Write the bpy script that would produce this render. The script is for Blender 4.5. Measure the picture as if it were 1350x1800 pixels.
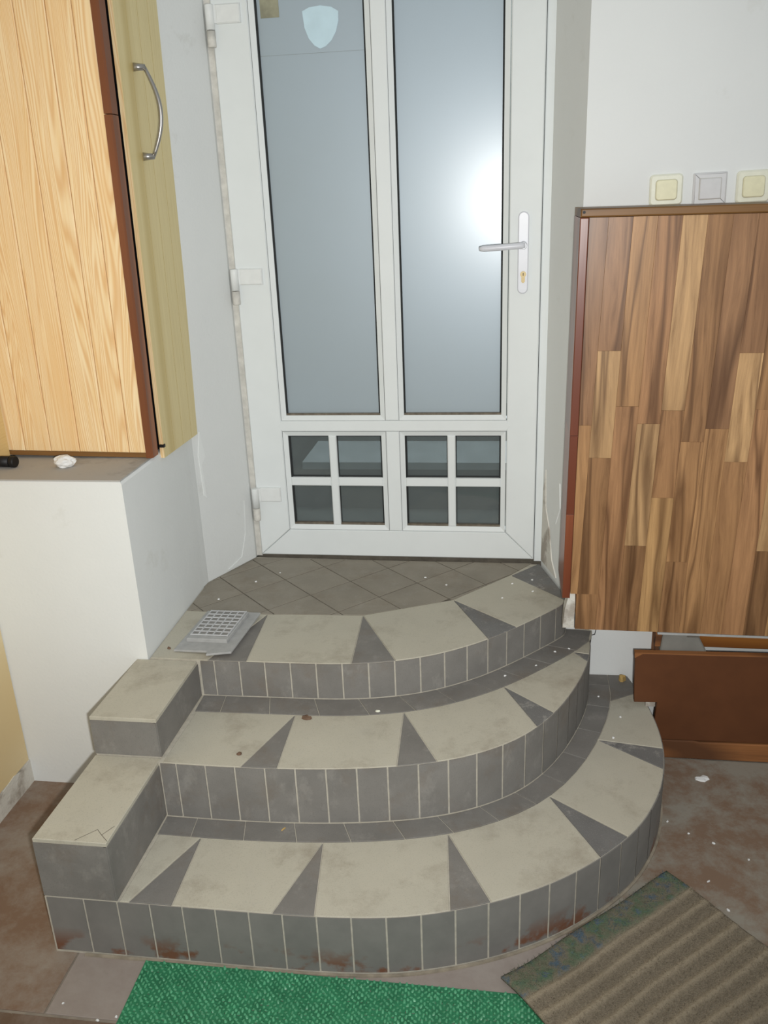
import bpy, bmesh, math, random
from mathutils import Vector, Matrix

# ------------------------------------------------------------------ scene, camera, world, lights
scene = bpy.context.scene
for o in list(bpy.data.objects):
    bpy.data.objects.remove(o)
COL = scene.collection
R = random.Random(7)

F_PX, PITCH, YAW, ROLL = 1500.0, -0.355, 0.15, -0.0403
CAM = Vector((0.8742, -2.7939, 1.5441))
fwd = Vector((-math.sin(YAW) * math.cos(PITCH), math.cos(YAW) * math.cos(PITCH), math.sin(PITCH)))
rgt = Vector((math.cos(YAW), math.sin(YAW), 0))
upv = rgt.cross(fwd)
r2 = math.cos(ROLL) * rgt + math.sin(ROLL) * upv
u2 = -math.sin(ROLL) * rgt + math.cos(ROLL) * upv
cam_d = bpy.data.cameras.new('camera')
cam = bpy.data.objects.new('camera', cam_d)
COL.objects.link(cam)
cam.matrix_world = Matrix(((r2.x, u2.x, -fwd.x, CAM.x), (r2.y, u2.y, -fwd.y, CAM.y),
                           (r2.z, u2.z, -fwd.z, CAM.z), (0, 0, 0, 1)))
cam_d.sensor_fit = 'VERTICAL'
cam_d.sensor_height = 24.0
cam_d.lens = 24.0 * F_PX / 1800.0
cam_d.clip_start = 0.05
scene.camera = cam

world = bpy.data.worlds.new('world')
scene.world = world
world.use_nodes = True
bg = world.node_tree.nodes['Background']
bg.inputs['Color'].default_value = (0.93, 0.98, 1.0, 1)
bg.inputs['Strength'].default_value = 0.41

# the camera's flash: a small lamp a hand's width right of the lens, aimed with the camera
fl = bpy.data.lights.new('camera_flash', 'SPOT')
fl.energy = 147
fl.color = (1.0, 0.995, 0.975)
fl.shadow_soft_size = 0.018
fl.spot_size = math.radians(116)
fl.spot_blend = 1.0
flo = bpy.data.objects.new('camera_flash', fl)
COL.objects.link(flo)
flo.location = CAM + r2 * 0.045 - u2 * 0.05
flo.rotation_euler = (fwd + u2 * 0.14 - r2 * 0.12).to_track_quat('-Z', 'Y').to_euler()

# daylight falling into the stairwell outside the door
dl = bpy.data.lights.new('stairwell_daylight', 'AREA')
dl.shape = 'RECTANGLE'
dl.size, dl.size_y = 1.6, 0.8
dl.energy = 38
dl.color = (0.88, 0.95, 1.0)
dlo = bpy.data.objects.new('stairwell_daylight', dl)
COL.objects.link(dlo)
dlo.location = (0.6, 0.45, 2.6)

vs = scene.view_settings
vs.view_transform = 'Standard'
vs.look = 'None'
vs.exposure = 0.0
vs.gamma = 1.0
vs.use_curve_mapping = False


# ------------------------------------------------------------------ materials
def srgb(r, g, b):
    f = lambda c: (c / 255 / 12.92) if c / 255 <= 0.04045 else ((c / 255 + 0.055) / 1.055) ** 2.4
    return (f(r), f(g), f(b), 1)


class NT:
    """small helper around a node tree"""
    def __init__(self, name):
        self.m = bpy.data.materials.new(name)
        self.m.use_nodes = True
        self.t = self.m.node_tree
        self.b = self.t.nodes['Principled BSDF']
        self.out = self.t.nodes['Material Output']

    def n(self, typ, **kw):
        nd = self.t.nodes.new(typ)
        for k, v in kw.items():
            setattr(nd, k, v)
        return nd

    def l(self, a, b):
        self.t.links.new(a, b)

    def coords(self, scale=(1, 1, 1), rnd=True, kind='Object', rot=(0, 0, 0)):
        tc = self.n('ShaderNodeTexCoord')
        mp = self.n('ShaderNodeMapping')
        mp.inputs['Scale'].default_value = scale
        mp.inputs['Rotation'].default_value = rot
        self.l(tc.outputs[kind], mp.inputs['Vector'])
        if rnd:
            oi = self.n('ShaderNodeObjectInfo')
            ml = self.n('ShaderNodeMath', operation='MULTIPLY')
            ml.inputs[1].default_value = 37.0
            self.l(oi.outputs['Random'], ml.inputs[0])
            ad = self.n('ShaderNodeVectorMath', operation='ADD')
            self.l(mp.outputs[0], ad.inputs[0])
            self.l(ml.outputs[0], ad.inputs[1])
            return ad.outputs[0]
        return mp.outputs[0]

    def world_pos(self, scale=(1, 1, 1)):
        g = self.n('ShaderNodeNewGeometry')
        mp = self.n('ShaderNodeMapping')
        mp.inputs['Scale'].default_value = scale
        self.l(g.outputs['Position'], mp.inputs['Vector'])
        return mp.outputs[0]

    def noise(self, vec, scale, detail=4, rough=0.55, dist=0.0):
        nd = self.n('ShaderNodeTexNoise')
        nd.inputs['Scale'].default_value = scale
        nd.inputs['Detail'].default_value = detail
        nd.inputs['Roughness'].default_value = rough
        nd.inputs['Distortion'].default_value = dist
        self.l(vec, nd.inputs['Vector'])
        return nd.outputs['Fac']

    def ramp(self, fac, stops):
        nd = self.n('ShaderNodeValToRGB')
        e = nd.color_ramp.elements
        while len(e) < len(stops):
            e.new(0.5)
        for i, (p, c) in enumerate(stops):
            e[i].position = p
            e[i].color = c if len(c) == 4 else (*c, 1)
        self.l(fac, nd.inputs[0])
        return nd.outputs[0]

    def mix(self, a, b, fac, mode='MIX'):
        nd = self.n('ShaderNodeMix', data_type='RGBA', blend_type=mode)
        for sock, v in ((nd.inputs[0], fac), (nd.inputs[6], a), (nd.inputs[7], b)):
            if hasattr(v, 'is_linked') or isinstance(v, bpy.types.NodeSocket):
                self.l(v, sock)
            else:
                sock.default_value = v
        return nd.outputs[2]

    def math(self, op, a, b=0.0, clamp=False):
        nd = self.n('ShaderNodeMath', operation=op, use_clamp=clamp)
        for sock, v in ((nd.inputs[0], a), (nd.inputs[1], b)):
            if isinstance(v, bpy.types.NodeSocket):
                self.l(v, sock)
            else:
                sock.default_value = v
        return nd.outputs[0]

    def color(self, c):
        if isinstance(c, bpy.types.NodeSocket):
            self.l(c, self.b.inputs['Base Color'])
        else:
            self.b.inputs['Base Color'].default_value = c

    def bump(self, h, strength=0.3, dist=0.002):
        nd = self.n('ShaderNodeBump')
        nd.inputs['Strength'].default_value = strength
        nd.inputs['Distance'].default_value = dist
        self.l(h, nd.inputs['Height'])
        self.l(nd.outputs[0], self.b.inputs['Normal'])

    def set(self, rough=0.6, spec=0.4, metal=0.0):
        self.b.inputs['Roughness'].default_value = rough
        self.b.inputs['Specular IOR Level'].default_value = spec
        self.b.inputs['Metallic'].default_value = metal
        return self


M = {}


def plain(name, c, rough=0.5, spec=0.4, metal=0.0, var=0.06, scale=30, bump=0.0):
    k = NT(name)
    k.set(rough, spec, metal)
    v = k.coords()
    f = k.noise(v, scale, 4)
    lo = tuple(x * (1 - var) for x in c[:3]) + (1,)
    hi = tuple(min(1, x * (1 + var)) for x in c[:3]) + (1,)
    k.color(k.ramp(f, [(0.3, lo), (0.7, hi)]))
    if bump:
        k.bump(k.noise(v, scale * 6, 3), bump, 0.001)
    M[name] = k.m
    return k.m


def mk_plaster(name, base, dirt, dirt_lo=0.62, dirt_hi=0.75, bump=0.25):
    k = NT(name)
    k.set(0.75, 0.2)
    v = k.coords(rnd=False)
    big = k.noise(v, 2.2, 5)
    c = k.ramp(big, [(0.3, tuple(x * 0.95 for x in base[:3])), (0.7, base)])
    d = k.noise(v, 7.0, 8, 0.65)
    msk = k.ramp(d, [(dirt_lo, (0, 0, 0)), (dirt_hi, (1, 1, 1))])
    k.color(k.mix(c, dirt, k.math('MULTIPLY', msk, 0.55)))
    k.bump(k.math('ADD', k.noise(v, 120, 4), k.math('MULTIPLY', k.noise(v, 14, 5), 2.0)), bump, 0.0015)
    M[name] = k.m


mk_plaster('plaster', srgb(226, 228, 226), srgb(205, 205, 198))
mk_plaster('plaster_old', srgb(220, 222, 220), srgb(178, 176, 166), 0.60, 0.78, 0.3)
mk_plaster('plaster_chipped', srgb(214, 211, 202), srgb(112, 92, 74), 0.50, 0.60, 0.9)
mk_plaster('ledge_grey', srgb(176, 174, 170), srgb(120, 115, 108), 0.55, 0.7, 0.4)


def mk_tile(name, base, speck, var=0.10, scuff=0.18):
    k = NT(name)
    k.set(0.62, 0.3)
    v = k.coords()
    big = k.noise(v, 9, 6, 0.6)
    c = k.ramp(big, [(0.25, tuple(x * (1 - var) for x in base[:3])), (0.75, tuple(x * (1 + var) for x in base[:3]))])
    fine = k.noise(v, 420, 2)
    c = k.mix(c, speck, k.ramp(fine, [(0.56, (0, 0, 0)), (0.72, (0.55, 0.55, 0.55))]))
    dirt = k.noise(k.world_pos(), 7.5, 9, 0.72)
    c = k.mix(c, srgb(110, 92, 72), k.ramp(dirt, [(0.52, (0, 0, 0)), (0.74, (0.42, 0.42, 0.42))]))
    dust = k.noise(k.world_pos((1, 1, 0.6)), 16, 8, 0.75)
    c = k.mix(c, srgb(176, 172, 164), k.ramp(dust, [(0.54, (0, 0, 0)), (0.68, (scuff, scuff, scuff))]))
    k.color(c)
    k.bump(fine, 0.12, 0.0006)
    M[name] = k.m
    return k


mk_tile('tile_light', srgb(184, 179, 163), srgb(156, 151, 137), 0.05)
mk_tile('tile_dark', srgb(123, 120, 115), srgb(107, 105, 101), 0.16, 0.22)
mk_tile('tile_landing', srgb(144, 137, 124), srgb(122, 116, 106), 0.14)
mk_tile('tile_scuffed', srgb(112, 111, 109), srgb(150, 148, 145), 0.16, 0.75)

# riser tiles of the lowest step: rust and mud splashed up from the floor
k = NT('tile_rusty')
k.set(0.6, 0.3)
v = k.coords()
c = k.ramp(k.noise(v, 9, 6, 0.6), [(0.25, srgb(112, 110, 106)), (0.75, srgb(132, 129, 124))])
wp = k.world_pos()
spx = k.n('ShaderNodeSeparateXYZ')
k.l(wp, spx.inputs[0])
nz = k.noise(k.world_pos((1, 1, 1.3)), 9.5, 5, 0.6)
low = k.ramp(k.math('DIVIDE', spx.outputs['Z'], 0.10), [(0.25, (1, 1, 1)), (0.75, (0, 0, 0))])
stain = k.math('MULTIPLY', k.ramp(nz, [(0.52, (0, 0, 0)), (0.60, (1, 1, 1))]), low)
c = k.mix(c, srgb(112, 68, 42), k.math('MULTIPLY', stain, 0.85))
k.color(c)
M['tile_rusty'] = k.m

plain('grout', srgb(184, 178, 164), 0.9, 0.1, var=0.12, scale=60, bump=0.4)
plain('mortar_floor', srgb(140, 131, 119), 0.9, 0.1, var=0.2, scale=30, bump=0.4)
plain('grout_dirty', srgb(150, 140, 124), 0.9, 0.1, var=0.25, scale=30, bump=0.4)
plain('mortar_dark', srgb(104, 98, 88), 0.9, 0.1, var=0.2, scale=40, bump=0.4)

# floor: worn painted screed, brown patches on grey
def mk_floor(name, c1, c2, lo, hi):
    k = NT(name)
    k.set(0.7, 0.25)
    v = k.world_pos()
    a = k.noise(v, 5.5, 10, 0.74, 0.1)
    c = k.ramp(a, [(lo, c1), (hi, c2)])
    b = k.noise(v, 22, 6, 0.7)
    c = k.mix(c, srgb(132, 124, 112), k.ramp(b, [(0.60, (0, 0, 0)), (0.80, (0.6, 0.6, 0.6))]))
    s = k.noise(v, 160, 2)
    c = k.mix(c, srgb(180, 176, 165), k.ramp(s, [(0.76, (0, 0, 0)), (0.80, (0.7, 0.7, 0.7))]))
    k.color(c)
    k.bump(k.noise(v, 45, 6), 0.3, 0.002)
    M[name] = k.m


mk_floor('floor_brown', srgb(126, 102, 84), srgb(146, 134, 122), 0.42, 0.62)
mk_floor('floor_grey', srgb(130, 108, 90), srgb(148, 142, 130), 0.42, 0.58)
mk_floor('floor_clean', srgb(144, 132, 124), srgb(156, 146, 138), 0.35, 0.6)
mk_floor('floor_dark', srgb(104, 84, 68), srgb(126, 110, 98), 0.40, 0.62)

plain('pvc', srgb(224, 228, 227), 0.5, 0.22, var=0.015, scale=12)
plain('pvc_worn', srgb(206, 203, 195), 0.6, 0.3, var=0.14, scale=45, bump=0.4)
plain('pvc_hinge', srgb(226, 228, 226), 0.45, 0.3, var=0.03, scale=40)
plain('gasket', srgb(44, 46, 46), 0.7, 0.2)
plain('gasket_dirty', srgb(116, 108, 96), 0.9, 0.1, var=0.25, scale=60)
plain('film_edge', srgb(140, 146, 146), 0.6, 0.3)
plain('brass', srgb(160, 142, 100), 0.4, 0.5, 0.3)
plain('black', srgb(16, 16, 17), 0.55, 0.4)
plain('handle_white', srgb(214, 216, 222), 0.35, 0.5, var=0.02)
plain('steel', srgb(172, 168, 162), 0.3, 0.5, 0.85)
plain('switch_gap', srgb(168, 164, 146), 0.8, 0.1, var=0.2, scale=90)
plain('yellowed_plastic', srgb(224, 220, 186), 0.4, 0.5, var=0.05, scale=60)
plain('yellowed_rim', srgb(226, 226, 208), 0.35, 0.5, var=0.04, scale=60)
plain('grey_plastic', srgb(210, 210, 210), 0.3, 0.5, var=0.03, scale=60)
plain('vent_plastic', srgb(166, 166, 164), 0.6, 0.3, var=0.10, scale=40)
plain('vent_slat', srgb(196, 197, 197), 0.6, 0.3, var=0.06, scale=40)
plain('vent_hole', srgb(136, 134, 130), 0.8, 0.1, var=0.15, scale=60)
plain('brown_paint', srgb(94, 56, 31), 0.55, 0.35, var=0.10, scale=14)
plain('concrete', srgb(120, 118, 112), 0.85, 0.15, var=0.2, scale=9, bump=0.4)
plain('paper', srgb(228, 228, 226), 0.9, 0.1, var=0.05)
plain('leaf', srgb(112, 90, 74), 0.8, 0.2, var=0.2)
plain('crumb_yellow', srgb(184, 154, 96), 0.8, 0.2, var=0.2, scale=120)
plain('sticker_blue', srgb(196, 220, 230), 0.5, 0.3, var=0.04, scale=25)
plain('sticker_yellow', srgb(150, 148, 126), 0.6, 0.3, var=0.22, scale=30)
plain('ext_light', srgb(168, 174, 174), 0.9, 0.1, var=0.12, scale=10)
plain('ext_dark', srgb(98, 102, 98), 0.9, 0.1, var=0.2, scale=8)

# frosted glass: satin, half letting the daylight through
k = NT('glass_frosted')
k.set(0.5, 1.0)
k.b.inputs['Specular Tint'].default_value = (0.80, 0.90, 1.0, 1)
k.b.inputs['IOR'].default_value = 1.95
k.b.inputs['Coat IOR'].default_value = 1.58
k.b.inputs['Coat Weight'].default_value = 1.0
k.b.inputs['Coat Roughness'].default_value = 0.27
k.b.inputs['Coat Tint'].default_value = (0.93, 0.97, 1.0, 1)
v = k.coords()
k.color(k.ramp(k.noise(v, 1.6, 3), [(0.3, srgb(162, 168, 166)), (0.7, srgb(168, 176, 178))]))
tr = k.n('ShaderNodeBsdfTranslucent')
tr.inputs['Color'].default_value = srgb(196, 206, 212)
ms = k.n('ShaderNodeMixShader')
ms.inputs[0].default_value = 0.2
k.l(k.b.outputs[0], ms.inputs[1])
k.l(tr.outputs[0], ms.inputs[2])
k.l(ms.outputs[0], k.out.inputs['Surface'])
M['glass_frosted'] = k.m

k = NT('glass_clear')
tp = k.n('ShaderNodeBsdfTransparent')
tp.inputs['Color'].default_value = (0.82, 0.86, 0.86, 1)
df = k.n('ShaderNodeBsdfDiffuse')
df.inputs['Color'].default_value = srgb(120, 126, 126)
m1 = k.n('ShaderNodeMixShader')
m1.inputs[0].default_value = 0.38
k.l(tp.outputs[0], m1.inputs[1])
k.l(df.outputs[0], m1.inputs[2])
gl = k.n('ShaderNodeBsdfGlossy')
gl.inputs['Roughness'].default_value = 0.04
fr = k.n('ShaderNodeFresnel')
fr.inputs['IOR'].default_value = 1.45
ms = k.n('ShaderNodeMixShader')
k.l(fr.outputs[0], ms.inputs[0])
k.l(m1.outputs[0], ms.inputs[1])
k.l(gl.outputs[0], ms.inputs[2])
k.l(ms.outputs[0], k.out.inputs['Surface'])
M['glass_clear'] = k.m


def mk_wood(name, light, dark, wave=9.0, dist=7.0, axis='Z', stretch=0.13, rough=0.5, contrast=(0.25, 0.9), tint=False, fine=0.25, spec=0.35, blotch=0.35, power=2.2):
    """long-grained wood: stretched noise bends a band pattern into cathedrals and knots"""
    k = NT(name)
    k.set(rough, spec)
    s = {'Z': (1, 1, stretch), 'X': (stretch, 1, 1), 'Y': (1, stretch, 1)}[axis]
    v = k.coords(s)
    warp = k.noise(v, wave * 0.55, 0.4, 0.3)
    band = k.math('SINE', k.math('MULTIPLY', warp, 6.28 * dist))
    band = k.math('MULTIPLY_ADD', band, 0.5)
    k.t.nodes[-1].inputs[2].default_value = 0.5
    sharp = k.math('POWER', band, power)
    s2 = {'Z': (1, 1, 0.02), 'X': (0.02, 1, 1), 'Y': (1, 0.02, 1)}[axis]
    fib = k.noise(k.coords(s2), 260, 3)
    blot = k.noise(v, 6, 3)
    c = k.ramp(sharp, [(contrast[0], light), (contrast[1], dark)])
    c = k.mix(c, dark, k.math('MULTIPLY', k.ramp(fib, [(0.45, (0, 0, 0)), (0.75, (1, 1, 1))]), fine))
    c = k.mix(c, dark, k.math('MULTIPLY', k.ramp(blot, [(0.5, (0, 0, 0)), (0.8, (1, 1, 1))]), blotch))
    if tint:
        oi = k.n('ShaderNodeObjectInfo')
        c = k.mix(c, oi.outputs['Color'], 1.0, 'MULTIPLY')
    k.color(c)
    k.bump(fib, 0.08, 0.0005)
    M[name] = k.m



k = NT('pine')
k.set(0.5, 0.35)
v0 = k.coords((1, 1, 0.10))
wob = k.noise(v0, 9, 2, 0.5)
wv = k.n('ShaderNodeVectorMath', operation='MULTIPLY_ADD')
cx_ = k.n('ShaderNodeCombineXYZ')
k.l(wob, cx_.inputs[0])
k.l(cx_.outputs[0], wv.inputs[0])
wv.inputs[1].default_value = (0.10, 0, 0)
k.l(k.coords((1, 1, 0.022)), wv.inputs[2])
field = k.noise(wv.outputs[0], 26, 0.6, 0.4)
ringp = k.math('MULTIPLY', field, 6.28 * 17)
line = k.math('POWER', k.math('ABSOLUTE', k.math('SINE', ringp)), 3.0)
streak = k.noise(wv.outputs[0], 210, 4, 0.6)
c = k.ramp(streak, [(0.3, srgb(237, 205, 152)), (0.6, srgb(244, 221, 178))])
c = k.mix(c, srgb(216, 166, 106), k.math('MULTIPLY', line, 0.6))
blot = k.noise(k.coords((1, 1, 0.25)), 7, 3)
c = k.mix(c, srgb(232, 190, 132), k.ramp(blot, [(0.5, (0, 0, 0)), (0.75, (0.6, 0.6, 0.6))]))
k.color(c)
M['pine'] = k.m
mk_wood('pine_wall', srgb(218, 190, 132), srgb(196, 152, 92), 7.0, 6.0, axis='Y', stretch=0.12, contrast=(0.35, 1.0))
mk_wood('pine_pale', srgb(228, 210, 168), srgb(216, 192, 144), 5.0, 3.0, axis='Y', stretch=0.12, contrast=(0.35, 1.0))
mk_wood('pine_dimmed', srgb(224, 207, 156), srgb(204, 183, 126), 9.0, 2.5, stretch=0.04, contrast=(0.2, 1.0), fine=0.5)  # the cabinet's own pine, with weak grazing light put into the colour
mk_wood('mahogany', srgb(156, 98, 62), srgb(118, 70, 42), 9.0, 2.5, stretch=0.08, rough=0.42, fine=0.3, spec=0.4)

# printed walnut strips: streaks along the grain, dark veins, tint from the plank's own colour
k = NT('walnut')
k.set(0.34, 0.42)
v0 = k.coords((1, 1, 0.12))
wob = k.noise(v0, 16, 2, 0.5)
wv = k.n('ShaderNodeVectorMath', operation='MULTIPLY_ADD')
cx_ = k.n('ShaderNodeCombineXYZ')
k.l(wob, cx_.inputs[0])
k.l(cx_.outputs[0], wv.inputs[0])
wv.inputs[1].default_value = (0.05, 0, 0)
k.l(k.coords((1, 1, 0.045)), wv.inputs[2])
streak = k.noise(wv.outputs[0], 75, 7, 0.68, 0.3)
c = k.ramp(streak, [(0.28, (0.42, 0.36, 0.31)), (0.46, (0.80, 0.77, 0.74)), (0.68, (1.12, 1.10, 1.06))])
vein = k.math('ABSOLUTE', k.math('SUBTRACT', k.noise(wv.outputs[0], 16, 2, 0.5), 0.5))
c = k.mix(c, (0.26, 0.21, 0.18, 1), k.ramp(vein, [(0.0, (0.75, 0.75, 0.75)), (0.045, (0, 0, 0))]))
blot = k.noise(v0, 13, 3, 0.6)
c = k.mix(c, (0.45, 0.38, 0.33, 1), k.ramp(blot, [(0.52, (0, 0, 0)), (0.75, (0.65, 0.65, 0.65))]))
oi = k.n('ShaderNodeObjectInfo')
c = k.mix(c, oi.outputs['Color'], 1.0, 'MULTIPLY')
k.color(c)
k.bump(streak, 0.06, 0.0005)
M['walnut'] = k.m
mk_wood('trim_red', srgb(140, 78, 50), srgb(108, 54, 32), 9.0, 2.5, stretch=0.08, rough=0.30, fine=0.3, spec=0.6)
mk_wood('rail_wood', srgb(128, 92, 52), srgb(84, 58, 32), 9.0, 3.0, axis='X', stretch=0.08, rough=0.45)
mk_wood('worn_wood', srgb(150, 98, 56), srgb(92, 58, 34), 14.0, 4.0, axis='X', stretch=0.10, rough=0.8, fine=0.5)
mk_wood('orange_wood', srgb(140, 88, 34), srgb(112, 66, 24), 9.0, 3.0, axis='X', stretch=0.08, rough=0.5)

plain('pine_dimmed_groove', srgb(186, 166, 112), 0.6, 0.2)  # side door grooves, matched to its grazing-light tone
# green plastic turf mat and brown ribbed mat
plain('mat_green', srgb(48, 120, 84), 0.5, 0.3, var=0.22, scale=26)
plain('mat_nub', srgb(84, 156, 116), 0.4, 0.5, var=0.22, scale=26)
k = NT('mat_brown')
k.set(0.95, 0.08)
v = k.coords(rnd=False)
f = k.noise(v, 340, 3, 0.7)
c = k.ramp(f, [(0.3, srgb(118, 108, 93)), (0.7, srgb(152, 141, 122))])
at = k.n('ShaderNodeAttribute')
at.attribute_name = 'zone'
spz = k.n('ShaderNodeSeparateColor')
k.l(at.outputs['Color'], spz.inputs[0])
patch = k.noise(v, 22, 4, 0.6)
bl = k.ramp(patch, [(0.36, srgb(80, 106, 124)), (0.45, srgb(126, 120, 102)), (0.60, srgb(88, 118, 92)), (0.66, srgb(86, 110, 128))])
c = k.mix(c, bl, k.math('MULTIPLY', spz.outputs[0], 0.8))
c = k.mix(c, srgb(176, 162, 138), k.math('MULTIPLY', spz.outputs[1], 0.65))
k.color(c)
k.bump(f, 0.9, 0.004)
M['mat_brown'] = k.m

# ------------------------------------------------------------------ geometry helpers
WL = {}            # world location of each object as built (before a root is turned)


def mesh_obj(name, verts, faces, mat, parent=None, smooth=False, loc=None):
    vs_ = [Vector(v) for v in verts]
    c = Vector(loc) if loc is not None else sum(vs_, Vector()) / len(vs_)
    me = bpy.data.meshes.new(name)
    me.from_pydata([tuple(v - c) for v in vs_], [], faces)
    bm = bmesh.new()
    bm.from_mesh(me)
    bmesh.ops.recalc_face_normals(bm, faces=bm.faces)
    bm.to_mesh(me)
    bm.free()
    if smooth:
        for p in me.polygons:
            p.use_smooth = True
    me.materials.append(M[mat])
    o = bpy.data.objects.new(name, me)
    COL.objects.link(o)
    WL[o.name] = c.copy()
    if parent is not None:
        o.parent = parent
        o.location = c - WL[parent.name]
    else:
        o.location = c
    return o


def empty(name, loc):
    o = bpy.data.objects.new(name, None)
    o.empty_display_size = 0.05
    COL.objects.link(o)
    o.location = loc
    WL[o.name] = Vector(loc)
    return o


def tag(o, label, cat=None, group=None, kind=None):
    o['label'] = label
    if cat:
        o['category'] = cat
    if group:
        o['group'] = group
    if kind:
        o['kind'] = kind
    return o


def ccw(poly):
    a = sum(p[0] * q[1] - q[0] * p[1] for p, q in zip(poly, poly[1:] + poly[:1]))
    return poly if a > 0 else poly[::-1]


def inset(poly, d):
    """inward miter offset of a counter-clockwise polygon"""
    n = len(poly)
    out = []
    for i in range(n):
        p0, p1, p2 = (Vector(poly[i - 1]), Vector(poly[i]), Vector(poly[(i + 1) % n]))
        e1, e2 = (p1 - p0), (p2 - p1)
        if e1.length < 1e-7 or e2.length < 1e-7:
            out.append(tuple(p1))
            continue
        e1.normalize()
        e2.normalize()
        n1, n2 = Vector((-e1.y, e1.x)), Vector((-e2.y, e2.x))
        b = n1 + n2
        if b.length < 1e-6:
            out.append(tuple(p1))
            continue
        b.normalize()
        out.append(tuple(p1 + b * (d / max(0.35, b.dot(n1)))))
    return out


def prism(name, poly, a0, a1, mat, parent=None, plane='xy', cham=0.0, smooth=False):
    """polygon extruded from a0 to a1 (a1 is the seen face, optionally chamfered).
    plane 'xy' extrudes along z, 'xz' along y, 'yz' along x."""
    poly = ccw([tuple(p) for p in poly])
    n = len(poly)
    sg = 1 if a1 > a0 else -1
    loops = [(poly, a0)]
    if cham:
        loops += [(poly, a1 - sg * cham), (inset(poly, cham), a1)]
    else:
        loops += [(poly, a1)]
    P = {'xy': lambda p, a: (p[0], p[1], a), 'xz': lambda p, a: (p[0], a, p[1]), 'yz': lambda p, a: (a, p[0], p[1])}[plane]
    verts = [P(p, a) for lp, a in loops for p in lp]
    faces = [tuple(range(n))[::-1], tuple(range(n * (len(loops) - 1), n * len(loops)))]
    for L in range(len(loops) - 1):
        for i in range(n):
            j = (i + 1) % n
            faces.append((L * n + i, L * n + j, (L + 1) * n + j, (L + 1) * n + i))
    return mesh_obj(name, verts, faces, mat, parent, smooth)


def rect(x0, x1, y0, y1):
    return [(x0, y0), (x1, y0), (x1, y1), (x0, y1)]


def box(name, x0, x1, y0, y1, z0, z1, mat, parent=None, cham=0.0):
    if not cham:
        return prism(name, rect(x0, x1, y0, y1), z0, z1, mat, parent, 'xy')
    o = prism(name, rect(x0, x1, y0, y1), z0, z1, mat, parent, 'xy')
    b = o.modifiers.new('bevel', 'BEVEL')
    b.width = cham
    b.segments = 2
    return o


def clip(poly, a, b, c):
    """keep the part of poly where a*x + b*y + c >= 0"""
    out = []
    for p, q in zip(poly, poly[1:] + poly[:1]):
        dp, dq = a * p[0] + b * p[1] + c, a * q[0] + b * q[1] + c
        if dp >= 0:
            out.append(p)
        if dp * dq < 0:
            t = dp / (dp - dq)
            out.append((p[0] + (q[0] - p[0]) * t, p[1] + (q[1] - p[1]) * t))
    return out


def area(poly):
    return abs(sum(p[0] * q[1] - q[0] * p[1] for p, q in zip(poly, poly[1:] + poly[:1]))) / 2 if len(poly) > 2 else 0


def lathe(name, prof, seg, mat, parent=None, axis='z', center=(0, 0, 0)):
    verts, faces = [], []
    for r_, h in prof:
        for i in range(seg):
            a = 2 * math.pi * i / seg
            p = (r_ * math.cos(a), r_ * math.sin(a), h)
            p = {'z': p, 'y': (p[0], p[2], p[1]), 'x': (p[2], p[0], p[1])}[axis]
            verts.append(tuple(Vector(p) + Vector(center)))
    for k_ in range(len(prof) - 1):
        for i in range(seg):
            j = (i + 1) % seg
            faces.append((k_ * seg + i, k_ * seg + j, (k_ + 1) * seg + j, (k_ + 1) * seg + i))
    faces.append(tuple(range(seg)))
    faces.append(tuple(range(seg * (len(prof) - 1), seg * len(prof))))
    o = mesh_obj(name, verts, faces, mat, parent)
    for p in o.data.polygons:
        p.use_smooth = len(p.vertices) == 4
    return o


def tube(name, pts, rad, mat, parent=None, seg=10):
    pts = [Vector(p) for p in pts]
    rads = rad if isinstance(rad, (list, tuple)) else [rad] * len(pts)
    verts, faces = [], []
    ref = Vector((0.3, 0.2, 1)).normalized()
    for i, p in enumerate(pts):
        t = (pts[min(i + 1, len(pts) - 1)] - pts[max(i - 1, 0)]).normalized()
        a = t.cross(ref)
        if a.length < 0.1:
            a = t.cross(Vector((1, 0, 0)))
        a.normalize()
        b = t.cross(a)
        for s in range(seg):
            th = 2 * math.pi * s / seg
            verts.append(tuple(p + (a * math.cos(th) + b * math.sin(th)) * rads[i]))
    for i in range(len(pts) - 1):
        for s in range(seg):
            s2_ = (s + 1) % seg
            faces.append((i * seg + s, i * seg + s2_, (i + 1) * seg + s2_, (i + 1) * seg + s))
    faces += [tuple(range(seg)), tuple(range((len(pts) - 1) * seg, len(pts) * seg))]
    o = mesh_obj(name, verts, faces, mat, parent)
    for p in o.data.polygons:
        p.use_smooth = len(p.vertices) == 4
    return o


def lump(name, center, size, mat, parent=None, sub=3, rough=0.25, seed=1):
    """crumpled irregular lump"""
    bm = bmesh.new()
    bmesh.ops.create_icosphere(bm, subdivisions=sub, radius=1)
    rr = random.Random(seed)
    waves = [(Vector((rr.uniform(-1, 1), rr.uniform(-1, 1), rr.uniform(-1, 1))) * rr.uniform(2, 7), rr.uniform(0, 6)) for _ in range(9)]
    vv = []
    for v_ in bm.verts:
        d = sum(abs(math.sin(w.dot(v_.co) + ph)) for w, ph in waves) / len(waves) - 0.6
        q = v_.co * (1 + d * rough * 2.2)
        vv.append((center[0] + q.x * size[0], center[1] + q.y * size[1], max(center[2] + q.z * size[2], center[2] - size[2] * 0.8)))
    bm.verts.index_update()
    ff = [tuple(v_.index for v_ in f_.verts) for f_ in bm.faces]
    bm.free()
    return mesh_obj(name, vv, ff, mat, parent)


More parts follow.
